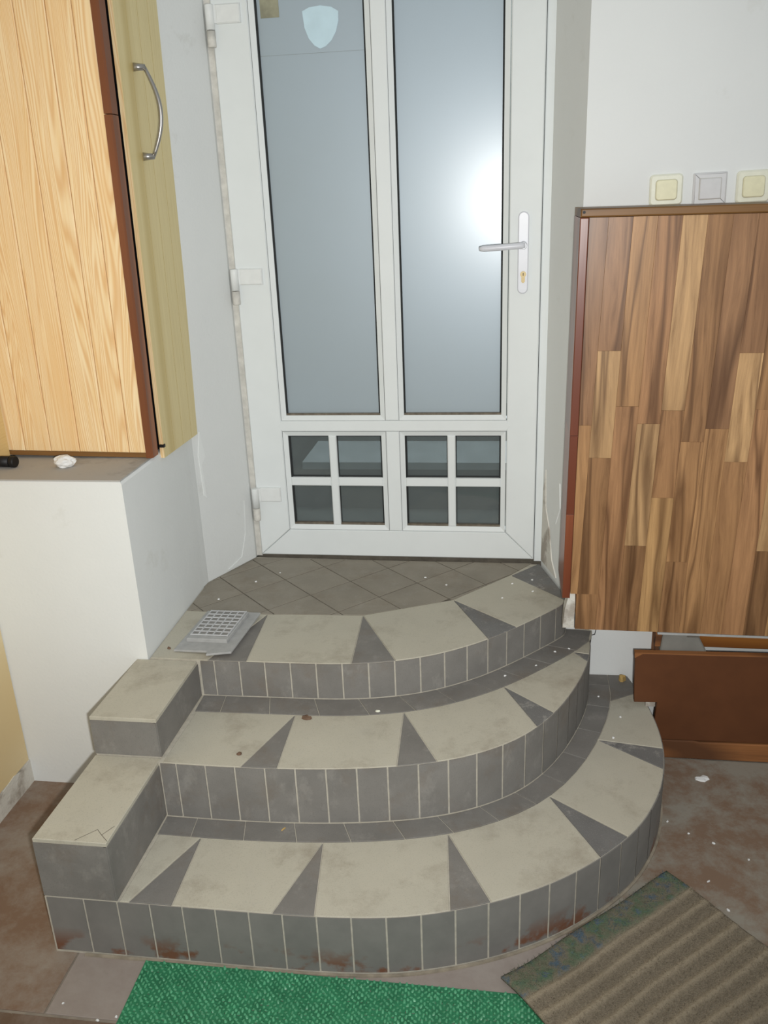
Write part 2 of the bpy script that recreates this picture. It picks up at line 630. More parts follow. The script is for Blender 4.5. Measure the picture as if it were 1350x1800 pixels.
# curves in plan ------------------------------------------------------------
def spline(P, n=24):
    Q = [tuple(2 * a - b for a, b in zip(P[0], P[1]))] + list(P) + [tuple(2 * a - b for a, b in zip(P[-1], P[-2]))]
    out = []
    for i in range(1, len(Q) - 2):
        p0, p1, p2, p3 = (Vector(q) for q in Q[i - 1:i + 3])
        for s in range(n):
            t = s / n
            out.append(0.5 * (2 * p1 + (p2 - p0) * t + (2 * p0 - 5 * p1 + 4 * p2 - p3) * t * t + (3 * p1 - p0 - 3 * p2 + p3) * t ** 3))
    out.append(Vector(P[-1]))
    return out


class Curve:
    def __init__(self, pts):
        self.p = pts
        self.s = [0.0]
        for a, b in zip(pts, pts[1:]):
            self.s.append(self.s[-1] + (b - a).length)
        self.L = self.s[-1]

    def at(self, s):
        s = min(max(s, 0), self.L)
        lo, hi = 0, len(self.s) - 1
        while hi - lo > 1:
            m = (lo + hi) // 2
            if self.s[m] <= s:
                lo = m
            else:
                hi = m
        t = (s - self.s[lo]) / max(1e-9, self.s[hi] - self.s[lo])
        return self.p[lo].lerp(self.p[hi], t)

    def seg(self, a, b, step=0.02):
        n = max(1, int(abs(b - a) / step))
        return [tuple(self.at(a + (b - a) * i / n)) for i in range(n + 1)]

    def offset(self, d):
        out = []
        n = len(self.p)
        for i in range(n):
            t = (self.p[min(i + 1, n - 1)] - self.p[max(i - 1, 0)]).normalized()
            out.append(self.p[i] + Vector((t.y, -t.x)) * d)
        return Curve(out)


# ------------------------------------------------------------------ levels of the place (metres)
H1, H2, H3 = 0.157, 0.311, 0.417        # lower tread, upper tread, landing
Y_WALL, Y_DOOR, Y_PANEL = -0.472, -0.233, -0.655
Y_PIER = -0.918
X_PIER = -0.057
X_LEFT = -0.47
Z_LEDGE = 0.913
Z_TOP = 2.75

# ------------------------------------------------------------------ setting: floor and walls
floor = box('floor', X_LEFT - 0.1, 2.6, -3.6, 0.0, -0.12, -0.0025, 'mortar_floor')
tag(floor, 'worn grey and brown screed floor in front of the tiled steps', kind='structure')
fl_tiles = [
    (rect(X_LEFT, -0.050, -1.625, -0.9), 'floor_brown'),
    (rect(-0.046, 0.50, -1.625, -1.3), 'floor_clean'),
    (rect(0.504, 1.02, -1.625, -1.2), 'floor_clean'),
    (rect(1.024, 2.5, -1.625, -0.66), 'floor_grey'),
    (rect(X_LEFT, 0.30, -2.2, -1.632), 'floor_dark'),
    (rect(0.304, 1.02, -2.2, -1.632), 'floor_dark'),
    (rect(1.024, 2.5, -2.2, -1.632), 'floor_grey'),
    (rect(X_LEFT, 2.5, -3.5, -2.204), 'floor_grey'),
]
for pl, mt in fl_tiles:
    prism('floor_tile', pl, -0.012, 0.0, mt, floor, cham=0.001)

# side pier under the cabinet and the wall that goes on behind it
pier = prism('wall_pier', rect(X_LEFT, X_PIER, Y_PIER, Y_WALL), 0.0, Z_LEDGE - 0.004, 'plaster', None, cham=0.006)
tag(pier, 'white plastered pier below the pine cabinet', kind='structure')
prism('ledge_top', rect(X_LEFT, X_PIER - 0.005, Y_PIER + 0.005, -0.45), Z_LEDGE - 0.004, Z_LEDGE, 'ledge_grey', pier)

# back wall left of the door with its slanted reveal (plan polygon, full height)
rv = prism('wall_reveal_left', [(X_PIER, -0.50), (X_PIER + 0.002, -0.47), (-0.052, -0.44), (0.046, -0.238), (0.046, -0.12), (-0.5, -0.12), (-0.5, -0.39), (X_PIER, -0.39)],
           H3 + 0.0005, Z_TOP, 'plaster_old')
tag(rv, 'slanted white plaster reveal left of the door', kind='structure')
wr = prism('wall_right', [(1.060, Y_WALL), (2.6, Y_WALL), (2.6, -0.12), (0.992, -0.12), (0.992, -0.238)],
           0.0, Z_TOP, 'plaster')
tag(wr, 'white painted wall right of the door with slanted reveal', kind='structure')
wl = box('wall_left', X_LEFT - 0.12, X_LEFT, -3.6, -0.5, 0.0, Z_TOP, 'plaster')
tag(wl, 'left side wall clad in pale wood above a chipped skirting', kind='structure')
# cladding on the left wall
for y0, y1 in ((-1.42, Y_PIER - 0.002), (-2.2, -1.425)):
    prism('cladding_sheet', rect(y0, y1, 0.074, 0.905), X_LEFT, X_LEFT + 0.008, 'pine_pale', wl, 'yz', cham=0.001)
for i in range(5):
    y1 = -0.7265 - i * 0.16
    prism('cladding_board', rect(y1 - 0.157, y1, Z_LEDGE + 0.002, 2.5), X_LEFT, X_LEFT + 0.012, 'pine_wall', wl, 'yz', cham=0.002)
bb = prism('baseboard_left', [(-3.0, 0.0), (Y_PIER, 0.0), (Y_PIER, 0.074), (-0.96, 0.066), (-1.0, 0.078), (-1.06, 0.070), (-1.3, 0.076), (-3.0, 0.07)],
           X_LEFT, X_LEFT + 0.010, 'plaster_chipped', None, 'yz')
tag(bb, 'chipped white skirting at the foot of the left wall', kind='structure')

# ------------------------------------------------------------------ outside, seen through the small panes
ext = box('floor_outside', -0.6, 1.7, -0.12, 0.30, 0.20, 0.40, 'ext_dark')
tag(ext, 'grey concrete ground outside the glazed door', kind='structure')
st = empty('outside_steps', (0.5, 0.45, 0.40))
tag(st, 'concrete steps seen through the small door panes', 'steps')
box('step', 0.10, 1.7, 0.30, 0.60, 0.30, 0.560, 'ext_dark', st)
box('step_slab', 0.095, 1.7, 0.295, 0.600, 0.560, 0.588, 'ext_light', st)
box('step', 0.10, 1.7, 0.602, 0.995, 0.30, 0.745, 'ext_dark', st)
wo = box('wall_outside', -0.6, 1.7, 1.0, 1.1, 0.0, Z_TOP, 'ext_dark')
tag(wo, 'grey wall outside behind the door', kind='structure')

# ------------------------------------------------------------------ door
door = empty('door_1', (0.516, Y_DOOR, 0.42))
tag(door, 'white plastic glazed door with frosted panes and small lower panes', kind='structure')
YD = Y_DOOR
DX0, DX1, DZ0, DZ1 = 0.066, 0.967, 0.427, 2.50
SX0, SX1 = 0.170, 0.876        # inner edges of the stiles
MX0, MX1 = 0.503, 0.545        # centre mullion
RZ0, RZ1 = 0.853, 0.887        # middle rail
BZ = 0.519                     # top of the bottom rail
TZ = 2.40
dp = 0.06
prism('stile', [(DX0, DZ0), (SX0 - 0.001, BZ), (SX0 - 0.001, TZ), (DX0, DZ1)], YD + dp, YD, 'pvc', door, 'xz', cham=0.003)
prism('stile', [(DX1, DZ0), (DX1, DZ1), (SX1 + 0.001, TZ), (SX1 + 0.001, BZ)], YD + dp, YD, 'pvc', door, 'xz', cham=0.003)
prism('bottom_rail', [(DX0 + 0.001, DZ0), (DX1 - 0.001, DZ0), (SX1, BZ - 0.001), (SX0, BZ - 0.001)], YD + dp, YD, 'pvc', door, 'xz', cham=0.003)
prism('top_rail', [(DX0 + 0.001, DZ1), (DX1 - 0.001, DZ1), (SX1, TZ + 0.001), (SX0, TZ + 0.001)], YD + dp, YD, 'pvc', door, 'xz', cham=0.003)
prism('middle_rail', [(SX0, RZ0), (SX0 - 0.014, (RZ0 + RZ1) / 2), (SX0, RZ1), (SX1, RZ1), (SX1 + 0.014, (RZ0 + RZ1) / 2), (SX1, RZ0)], YD + dp, YD - 0.0003, 'pvc', door, 'xz', cham=0.002)
prism('mullion', rect(MX0, MX1, RZ1 + 0.001, TZ), YD + dp, YD, 'pvc', door, 'xz', cham=0.002)
prism('mullion', rect(MX0, MX1, BZ, RZ0 - 0.001), YD + dp, YD, 'pvc', door, 'xz', cham=0.002)


def frame_mesh(name, outer, inner, yo, yi, yb, mat, parent):
    """four-sided frame: outer rect at depth yo sloping to inner rect at yi, back at yb"""
    vs_ = []
    for rc, y in ((outer, yo), (inner, yi), (inner, yb), (outer, yb)):
        x0, x1, z0, z1 = rc
        vs_ += [(x0, y, z0), (x1, y, z0), (x1, y, z1), (x0, y, z1)]
    fs = []
    for L in range(4):
        A, B = L * 4, ((L + 1) % 4) * 4
        for i in range(4):
            j = (i + 1) % 4
            fs.append((A + i, A + j, B + j, B + i))
    return mesh_obj(name, vs_, fs, mat, parent)


BD = 0.016
YG = YD + 0.018
openings = [(SX0, MX0, RZ1, TZ), (MX1, SX1, RZ1, TZ), (SX0, MX0, BZ, RZ0), (MX1, SX1, BZ, RZ0)]
for q, (x0, x1, z0, z1) in enumerate(openings):
    e = 0.0012
    frame_mesh('glazing_bead', (x0 + e, x1 - e, z0 + e, z1 - e), (x0 + BD, x1 - BD, z0 + BD, z1 - BD), YD + 0.001, YD + 0.008, YD + 0.03, 'pvc', door)
    gx0, gx1, gz0, gz1 = x0 + BD, x1 - BD, z0 + BD, z1 - BD
    gs = frame_mesh('gasket', (gx0 - 0.002, gx1 + 0.002, gz0 - 0.002, gz1 + 0.002), (gx0 + 0.005, gx1 - 0.005, gz0 + 0.004, gz1 - 0.004), YD + 0.010, YD + 0.014, YD + 0.03, 'gasket', door)
    prism('gasket_dirt', rect(gx0 + 0.001, gx1 - 0.001, gz0 - 0.001, gz0 + 0.006), YG + 0.004, YD + 0.009, 'gasket_dirty', gs, 'xz')
    if q < 2:
        pn = prism('pane', rect(gx0 - 0.004, gx1 + 0.004, gz0 - 0.004, gz1 + 0.004), YG + 0.006, YG, 'glass_frosted', door, 'xz')
        pn['label'] = 'frosted glass pane'
        if q == 0:
            prism('film_seam', rect(gx0, gx1, 1.916, 1.9168), YG, YG - 0.0004, 'film_edge', pn, 'xz')
    else:
        vx = (0.330 if q == 2 else 0.707)
        zc = 0.684
        prism('muntin', rect(vx - 0.0125, vx + 0.0125, gz0, gz1), YG + 0.008, YD + 0.004, 'pvc', door, 'xz', cham=0.003)
        for a, b in ((gx0, vx - 0.0125), (vx + 0.0125, gx1)):
            prism('muntin', rect(a, b, zc - 0.014, zc + 0.014), YG + 0.008, YD + 0.0045, 'pvc', door, 'xz', cham=0.003)
            for c_, d_ in ((gz0, zc - 0.014), (zc + 0.014, gz1)):
                prism('pane', rect(a + 0.0005, b - 0.0005, c_ + 0.0005, d_ - 0.0005), YG + 0.005, YG + 0.001, 'glass_clear', door, 'xz')
                frame_mesh('gasket', (a, b, c_, d_), (a + 0.003, b - 0.003, c_ + 0.005, d_ - 0.003), YG - 0.002, YG, YG + 0.001, 'gasket', door)


def hinge(zt, zb, zf):
    hg = prism('hinge', rect(0.082, 0.150, zf, zt), YD + 0.001, YD - 0.010, 'pvc_hinge', door, 'xz', cham=0.003)
    zm = zt - (zt - zb) * 0.60
    lathe('knuckle', [(0.0105, zb + 0.001), (0.0115, zb + 0.004), (0.0115, zm - 0.001)], 16, 'pvc_worn', hg, 'z', (0.066, YD - 0.012, 0))
    lathe('knuckle', [(0.0115, zm + 0.001), (0.0115, zt - 0.003), (0.0105, zt)], 16, 'pvc_hinge', hg, 'z', (0.066, YD - 0.012, 0))
    prism('hinge_arm', rect(0.066, 0.084, zf + 0.002, zt - 0.002), YD - 0.002, YD - 0.009, 'pvc_hinge', hg, 'xz')


hinge(2.045, 1.940, 1.998)
hinge(1.355, 1.250, 1.308)
hinge(0.665, 0.553, 0.618)

# handle: rounded plate, lever, brass cylinder
def stadium(cx, z0, z1, hw, n=10):
    pts = []
    for i in range(n + 1):
        a = math.pi * i / n
        pts.append((cx + hw * math.cos(a), z1 - hw + hw * math.sin(a)))
    for i in range(n + 1):
        a = math.pi + math.pi * i / n
        pts.append((cx + hw * math.cos(a), z0 + hw + hw * math.sin(a)))
    return pts


hp = prism('handle_plate', stadium(0.917, 1.263, 1.488, 0.0155), YD + 0.001, YD - 0.009, 'handle_white', door, 'xz', cham=0.003)
lathe('lever_neck', [(0.011, YD - 0.008), (0.010, YD - 0.045), (0.0085, YD - 0.050)], 18, 'handle_white', hp, 'y', (0.917, 0, 1.398))
lv = []
for i in range(13):
    t = i / 12
    lv.append((0.921 - 0.126 * t, YD - 0.046 - 0.004 * math.sin(t * math.pi), 1.399 - 0.006 * t))
tb = tube('lever', lv, [0.0075] + [0.0088] * 10 + [0.0085, 0.006], 'handle_white', hp, 14)
lathe('lock_cylinder', [(0.0085, YD - 0.008), (0.0085, YD - 0.013)], 18, 'brass', hp, 'y', (0.918, 0, 1.318))
prism('lock_body', stadium(0.918, 1.294, 1.316, 0.005), YD - 0.008, YD - 0.0125, 'brass', hp, 'xz')
prism('keyhole', rect(0.9172, 0.9192, 1.314, 1.322), YD - 0.0125, YD - 0.0134, 'black', hp, 'xz')

# door frame strips beside the leaf, dirty sealant
tf = empty('trim_1', (0.516, Y_DOOR, 0.42))
tag(tf, 'dirty white door frame strip around the leaf', kind='structure')
prism('jamb', rect(0.044, 0.064, H3, Z_TOP), YD + 0.1, YD + 0.010, 'pvc_worn', tf, 'xz', cham=0.002)
prism('jamb', rect(0.969, 0.996, H3, Z_TOP), YD + 0.1, YD + 0.008, 'pvc', tf, 'xz', cham=0.002)
box('lintel', 0.044, 0.996, YD + 0.01, YD + 0.1, 2.504, Z_TOP, 'pvc', tf)
box('sill', 0.044, 0.996, YD + 0.03, YD + 0.11, 0.30, H3 + 0.003, 'mortar_dark', tf)

# stickers on the left frosted pane
shield = [(0.316, 2.018), (0.335, 2.026), (0.366, 2.029), (0.396, 2.024), (0.415, 2.013), (0.414, 1.990), (0.406, 1.965),
          (0.393, 1.945), (0.376, 1.931), (0.360, 1.926), (0.344, 1.935), (0.330, 1.952), (0.320, 1.978)]
tag(prism('shield_sticker', shield, YG - 0.0001, YG - 0.0012, 'sticker_blue', None, 'xz'),
    'pale blue shield-shaped sticker on the frosted left pane', 'sticker')
tag(prism('worn_sticker', rect(0.200, 0.252, 2.008, 2.075), YG - 0.0001, YG - 0.0010, 'sticker_yellow', None, 'xz'),
    'worn yellowish square sticker at the top left of the frosted pane', 'sticker')

# ------------------------------------------------------------------ tiled steps
steps = empty('tiled_steps', (0.6, -1.0, 0))
tag(steps, 'three curved tiled steps with beige and dark grey tiles below the door', 'steps')
L1 = [(-.099, -1.478), (.2, -1.477), (.45, -1.476), (.6, -1.468), (.715, -1.449), (.851, -1.404), (.981, -1.337), (1.095, -1.248),
      (1.19, -1.142), (1.256, -1.015), (1.288, -.89), (1.297, -.775), (1.288, -.655), (1.268, -.56), (1.245, -.474)]
L2 = [(.071, -1.207), (.263, -1.208), (.45, -1.199), (.607, -1.178), (.726, -1.148), (.822, -1.106), (.91, -1.044), (.978, -.966),
      (1.035, -.868), (1.078, -.765), (1.108, -.668), (1.123, -.577), (1.125, -.474)]
L3 = [(.08, -.915), (.273, -.912), (.45, -.907), (.58, -.886), (.69, -.846), (.79, -.785), (.87, -.718), (.95, -.637), (1.021, -.558),
      (1.052, -.515), (1.058, -.476)]
C1, C2, C3 = Curve(spline(L1)), Curve(spline(L2)), Curve(spline(L3))
O2, O3 = C2.offset(0.062), C3.offset(0.075)
CRACKS = [((-0.004, -1.473), (0.030, -1.438)), ((0.030, -1.438), (0.046, -1.453)), ((0.046, -1.453), (0.066, -1.470)), ((0.046, -1.453), (0.062, -1.425))]
TH = 0.009          # tile thickness
GR = 0.0022         # grout recess
SG = 0.0011         # half joint of the dark strips
GAP = 0.0021        # half joint


def inner_poly(c, d, tail):
    return [tuple(p) for p in c.offset(-d).seg(0, 99, 0.03)] + tail


core1 = inner_poly(C1, GR, [(1.24, -0.476), (-0.05, -0.476), (-0.05, -0.92), (-0.0965, -0.92)])
core2 = inner_poly(C2, GR, [(1.12, -0.476), (0.0, -0.476), (0.0, -0.91), (0.071, -0.91)])
core3 = inner_poly(C3, GR, [(0.985, -0.245), (0.04, -0.230), (-0.075, -0.44), (-0.055, -0.471), (-0.055, -0.912)])
prism('step_core', core1, 0.0, H1 - GR, 'grout', steps)
prism('step_core', core2, H1 - GR, H2 - GR, 'grout', steps)
prism('step_core', core3, H2 - GR, H3 - GR, 'grout', steps)


def riser_tiles(c, seams, z0, z1, mat):
    for a, b in zip(seams, seams[1:]):
        a2, b2 = a + GAP, b - GAP
        jit = R.uniform(-0.0006, 0.0006)
        out = c.offset(jit).seg(a2, b2, 0.012)
        inn = c.offset(-TH).seg(a2, b2, 0.012)[::-1]
        prism('riser_tile', out + inn, z0 + 0.002, z1 - 0.0025, mat, steps)


s1 = [0.003, .089, .165] + [round(.165 + .0722 * i, 4) for i in range(1, 26)]
s1 = [s for s in s1 if s < C1.L - 0.03] + [C1.L]
riser_tiles(C1, s1, 0.006, H1, 'tile_rusty')
s2 = [0.003, .044] + [round(.044 + .0715 * i, 4) for i in range(1, 21)]
s2 = [s for s in s2 if s < C2.L - 0.03] + [C2.L]
riser_tiles(C2, s2, H1, H2, 'tile_dark')
s3 = [0.003, .042] + [round(.042 + .0682 * i, 4) for i in range(1, 17)]
s3 = [s for s in s3 if s < C3.L - 0.04] + [C3.L]
riser_tiles(C3, s3, H2, H3, 'tile_dark')


def tread_piece(name, ci, co, i0, i1, o0, o1, z, mat):
    pl = ci.seg(i0, i1, 0.02) if abs(i1 - i0) > 1e-4 else [tuple(ci.at(i0))]
    pl = pl + co.seg(o1, o0, 0.02)
    pl = ccw(pl)
    prism(name, inset(pl, GAP * 0.7), z - TH, z + R.uniform(-0.0003, 0.0003), mat, steps, cham=0.0007)


# lower tread: dark strip at the back, then alternating beige tiles and dark wedges
st1 = [0.003, .08, .20, .318, .436, .553, .66, .768, .872, .975, 1.086, 1.207, 1.33, 1.44, C2.L]
for a, b in zip(st1, st1[1:]):
    pl = C2.offset(0.001).seg(a + SG, b - SG, 0.02) + [tuple(O2.at(x)) for x in ((b - SG) / C2.L * O2.L, (a + b) / 2 / C2.L * O2.L, (a + SG) / C2.L * O2.L)]
    prism('strip_tile', pl, H1 - TH, H1, 'tile_dark', steps, cham=0.0007)
CE = C1.offset(-0.0015)
tin1 = [.008, .112, .400, .688, .972, 1.252, 1.45]
tout1 = [(.170, .190), (.287, .504), (.594, .875), (.965, 1.247), (1.346, 1.630), (1.719, 1.99)]
for i, (a, b) in enumerate(tout1):
    tread_piece('tread_tile', O2, CE, tin1[i], tin1[i + 1], a, b, H1, 'tile_light')
    if i < 5:
        tread_piece('wedge_tile', O2, CE, tin1[i + 1], tin1[i + 1], b, tout1[i + 1][0], H1, 'tile_scuffed' if i in (3, 4) else 'tile_dark')
tread_piece('wedge_tile', O2, CE, tin1[6], O2.L, 1.99, C1.L, H1, 'tile_dark')
# upper tread
st2 = [0.003, .065, .185, .305, .422, .53, .632, .732, .83, .93, 1.03, C3.L]
for a, b in zip(st2, st2[1:]):
    pl = C3.offset(0.001).seg(a + SG, b - SG, 0.02) + [tuple(O3.at(x)) for x in ((b - SG) / C3.L * O3.L, (a + b) / 2 / C3.L * O3.L, (a + SG) / C3.L * O3.L)]
    prism('strip_tile', pl, H2 - TH, H2, 'tile_dark', steps, cham=0.0007)
CE2 = C2.offset(-0.0015)
tin2 = [.008, .270, .548, .836, 1.113, O3.L]
tout2 = [(.010, .200), (.288, .566), (.661, .946), (1.024, 1.304), (1.345, 1.49)]
for i, (a, b) in enumerate(tout2):
    tread_piece('tread_tile', O3, CE2, tin2[i], tin2[i + 1], a, b, H2, 'tile_light')
    if i < 4:
        tread_piece('wedge_tile', O3, CE2, tin2[i + 1], tin2[i + 1], b, tout2[i + 1][0], H2, 'tile_scuffed' if i > 1 else 'tile_dark')
# landing border
BI = Curve([Vector(p) for p in ((-0.053, -0.637), (0.196, -0.645), (0.475, -0.634), (0.727, -0.520), (0.895, -0.336), (0.965, -0.262))])
bi = BI.s
CE3 = C3.offset(-0.0015)
pieces3 = [(bi[0], bi[1], None, .024, 'tile_light'), (bi[1], bi[1], .024, .130, 'tile_dark'), (bi[1], bi[2], .130, .407, 'tile_light'),
           (bi[2], bi[2], .407, .522, 'tile_dark'), (bi[2], bi[3], .522, .793, 'tile_light'), (bi[3], bi[3], .793, .898, 'tile_scuffed'),
           (bi[3], bi[4], .898, C3.L - 0.03, 'tile_light')]
for i0, i1, o0, o1, mt in pieces3:
    inn = BI.seg(i0, i1, 0.5) if i1 > i0 else [tuple(BI.at(i0))]
    if o0 is None:
        pl = inn + [tuple(CE3.at(o1)), tuple(CE3.at(0.0)), (-0.053, -0.913)]
    else:
        pl = inn + CE3.seg(o1, o0, 0.02)
    pl = ccw(pl)
    prism('border_tile' if mt == 'tile_light' else 'wedge_tile', inset(pl, GAP * 0.7), H3 - TH, H3 + R.uniform(-0.0003, 0.0003), mt, steps, cham=0.0007)
prism('wedge_tile', [(0.899, -0.338), (0.968, -0.262), (0.985, -0.245), (1.054, -0.476), (1.047, -0.515)], H3 - TH, H3 - 0.0002, 'tile_scuffed', steps)
# diagonal landing tiles
region = [(-0.053, -0.634), (0.196, -0.642), (0.475, -0.631), (0.725, -0.517), (0.893, -0.333), (0.962, -0.240), (0.046, -0.240), (-0.053, -0.447)]
prism('mortar_bed', region, H3 - TH, H3 - 0.0017, 'mortar_dark', steps)
for i in range(-6, 8):
    for j in range(-8, 7):
        a0, a1 = -0.008 + 0.21 * i, -0.008 + 0.21 * (i + 1)
        b0, b1 = -1.225 + 0.21 * j, -1.225 + 0.21 * (j + 1)
        g = 0.0027
        pl = clip(region, 1, 1, -a0 - g)
        pl = clip(pl, -1, -1, a1 - g) if pl else pl
        pl = clip(pl, -1, 1, -b0 - g) if pl else pl
        pl = clip(pl, 1, -1, b1 - g) if pl else pl
        if pl and area(pl) > 1e-4:
            prism('landing_tile', pl, H3 - TH, H3 - R.uniform(0, 0.0006), 'tile_landing', steps, cham=0.0006)

# stepped cheek blocks at the left end: beige caps, grey sides
def cheek(y0, y1, zb, zt, xl0, xl1, xr0, xr1, left_z):
    g = 0.0015
    q = lambda d, e: [(xl0 + d, y0 + d), (xr0 - d, y0 + d), (xr1 - d, y1 - e), (xl1 + d, y1 - e)]
    prism('cheek_core', q(GR, 0.0), left_z, zt - GR, 'grout', steps)
    prism('cheek_cap', q(0.0015, 0.0012), zt - TH, zt, 'tile_light', steps, cham=0.001)
    prism('cheek_tile', [(xl0 + 0.0015, y0), (xr0 - 0.003, y0), (xr0 - 0.003, y0 + TH), (xl0 + 0.0015, y0 + TH)], zb + 0.003, zt - TH - 0.001, 'tile_dark', steps)
    prism('cheek_tile', [(xr0, y0 + 0.001), (xr1, y1), (xr1 - TH, y1), (xr0 - TH, y0 + 0.001)], zb + 0.002, zt - TH - 0.001, 'tile_dark', steps)


cheek(-1.478, -1.190, H1, H2, -0.099, -0.094, 0.068, 0.073, 0.0)
cheek(-1.189, -0.919, H2, H3, -0.094, -0.088, 0.074, 0.080, 0.0)

# light mortar smeared along the foot of the lowest riser
prism('mortar_fillet', C1.offset(0.0).seg(0.07, 1.75, 0.03) + C1.offset(0.006).seg(0.07, 1.75, 0.03)[::-1], 0.0003, 0.004, 'grout_dirty', steps)
# cracks in the front cap
for (xa, ya), (xb, yb) in CRACKS:
    d_ = (Vector((xb, yb)) - Vector((xa, ya))).normalized()
    n_ = Vector((-d_.y, d_.x)) * 0.0006
    prism('crack', [(xa + n_.x, ya + n_.y), (xa - n_.x, ya - n_.y), (xb - n_.x, yb - n_.y), (xb + n_.x, yb + n_.y)], H2 - 0.0005, H2 + 0.0002, 'mortar_dark', steps)

# ------------------------------------------------------------------ pine cabinet on the ledge
cab = empty('pine_cabinet', (-0.07, -0.721, Z_LEDGE))
tag(cab, 'pine-boarded wall cabinet with brown corner post and pine side door coloured as in grazing light', 'cabinet')
CZ0, CZ1 = Z_LEDGE + 0.001, 2.62
bx_ = [-0.4695, -0.415, -0.341, -0.259, -0.182, -0.119, -0.071]
box('carcass', -0.469, -0.075, -0.708, -0.50, CZ0, CZ1, 'pine', cab)
for a, b in zip(bx_, bx_[1:]):
    prism('pine_board', rect(a + 0.0008, b - 0.0008, CZ0 + 0.012, CZ1), -0.708, -0.722, 'pine', cab, 'xz', cham=0.0022)
prism('bottom_rail', rect(-0.469, -0.071, CZ0, CZ0 + 0.0115), -0.708, -0.7235, 'rail_wood', cab, 'xz', cham=0.001)
pst = prism('corner_post', [(-0.0705, -0.727), (-0.056, -0.727), (-0.052, -0.722), (-0.052, -0.690), (-0.0705, -0.690)], CZ0, CZ0 + 0.83, 'mahogany', cab)
prism('corner_post', [(-0.0705, -0.727), (-0.056, -0.727), (-0.052, -0.722), (-0.052, -0.690), (-0.0705, -0.690)], CZ0 + 0.832, CZ1, 'mahogany', cab)
box('gap_shade', -0.0745, -0.066, -0.689, -0.40, CZ0 + 0.002, CZ1, 'black', cab)  # black slab put in as the shade of the gap behind the side door
dr = prism('side_door', [(-0.058, -0.660), (-0.046, -0.662), (-0.040, -0.400), (-0.052, -0.398)], CZ0 - 0.018, CZ1, 'pine_dimmed', cab, cham=0.001)
for k_ in range(1, 4):
    yy = -0.66 + 0.262 * k_ / 4
    xx = -0.046 + 0.006 * k_ / 4
    prism('groove', [(xx - 0.001, yy), (xx + 0.0004, yy), (xx + 0.0004, yy + 0.0012), (xx - 0.001, yy + 0.0012)], CZ0 - 0.017, CZ1, 'pine_dimmed_groove', dr)
prism('edge_strip', [(-0.058, -0.6625), (-0.0465, -0.6645), (-0.0465, -0.6622), (-0.058, -0.6602)], CZ0 - 0.018, CZ1, 'pine', dr)
box('door_catch', -0.056, -0.043, -0.668, -0.657, CZ0 + 0.012, CZ0 + 0.020, 'black', dr)
box('door_hinge', -0.043, -0.039, -0.406, -0.394, CZ0 + 0.07, CZ0 + 0.11, 'brass', dr)
# bow handle
hb = []
for i in range(17):
    t = i / 16
    hb.append((-0.020 + 0.030 * math.sin(math.pi * t), -0.578, 1.858 - 0.2 * t))
hd = tube('bow_handle', hb, [0.0045 + 0.0012 * math.sin(math.pi * i / 16) for i in range(17)], 'steel', dr, 12)
for zz in (1.858, 1.658):
    tube('handle_foot', [(-0.043, -0.590, zz), (-0.030, -0.583, zz), (-0.018, -0.577, zz)], [0.010, 0.008, 0.0065], 'steel', hd, 10)
cab.rotation_euler = (0, 0.017, 0)

# things on the ledge
tag(lump('crumpled_tissue', (-0.262, -0.800, Z_LEDGE + 0.013), (0.026, 0.022, 0.017), 'paper', None, 3, 0.35, 5),
    'crumpled white tissue lying on the ledge below the pine cabinet', 'tissue')
tor = empty('black_tube', (-0.43, -0.80, Z_LEDGE))
tag(tor, 'short black tube lying on the ledge at the left edge', 'tube')
dirv = Vector((1, -0.08, 0)).normalized()
pA = Vector((-0.462, -0.806, Z_LEDGE + 0.0155))
tube('body', [pA, pA + dirv * 0.055], 0.0145, 'black', tor, 18)
tube('end_ring', [pA + dirv * 0.0555, pA + dirv * 0.0575, pA + dirv * 0.068, pA + dirv * 0.070], [0.0135, 0.0152, 0.0152, 0.0135], 'black', tor, 18)

# ------------------------------------------------------------------ laminate panel box on the right wall
pan = empty('laminate_panel', (1.03, Y_PANEL, 0.40))
tag(pan, 'walnut laminate wall panel box with reddish edge trim right of the door', 'wall panel')
PX0, PX1, PZ0, PZ1 = 1.044, 1.80, 0.405, 1.478
box('carcass', 1.036, PX1, Y_PANEL + 0.012, Y_WALL - 0.001, 0.52, PZ1, 'worn_wood', pan)
box('carcass', 1.076, PX1, Y_PANEL + 0.012, Y_WALL - 0.03, PZ0 + 0.004, 0.519, 'worn_wood', pan)
prism('top_rail', rect(1.0315, PX1, PZ1 + 0.001, 1.498), Y_WALL - 0.001, Y_PANEL - 0.006, 'rail_wood', pan, 'xz', cham=0.003)
lathe('screw_hole', [(0.0035, Y_PANEL - 0.0065), (0.0035, Y_PANEL - 0.0055)], 12, 'black', pan, 'y', (1.039, 0, 1.490))
for z0, z1 in ((0.500, 0.742), (0.7425, 0.955), (0.9555, PZ1)):
    prism('edge_trim', rect(1.0305, PX0 + 0.007, z0, z1), Y_PANEL + 0.011, Y_PANEL - 0.005, 'trim_red', pan, 'xz', cham=0.002)
    box('edge_return', 1.0305, 1.0355, Y_PANEL + 0.0115, Y_WALL - 0.002, z0, z1, 'trim_red', pan)
tints = {
    'd': (0.29, 0.155, 0.072, 1), 'b': (0.36, 0.195, 0.090, 1), 'r': (0.42, 0.225, 0.108, 1), 'p': (0.35, 0.190, 0.096, 1),
    't': (0.45, 0.250, 0.114, 1), 'l': (0.53, 0.330, 0.162, 1), 'y': (0.55, 0.330, 0.148, 1), 'g': (0.26, 0.16, 0.090, 1),
}
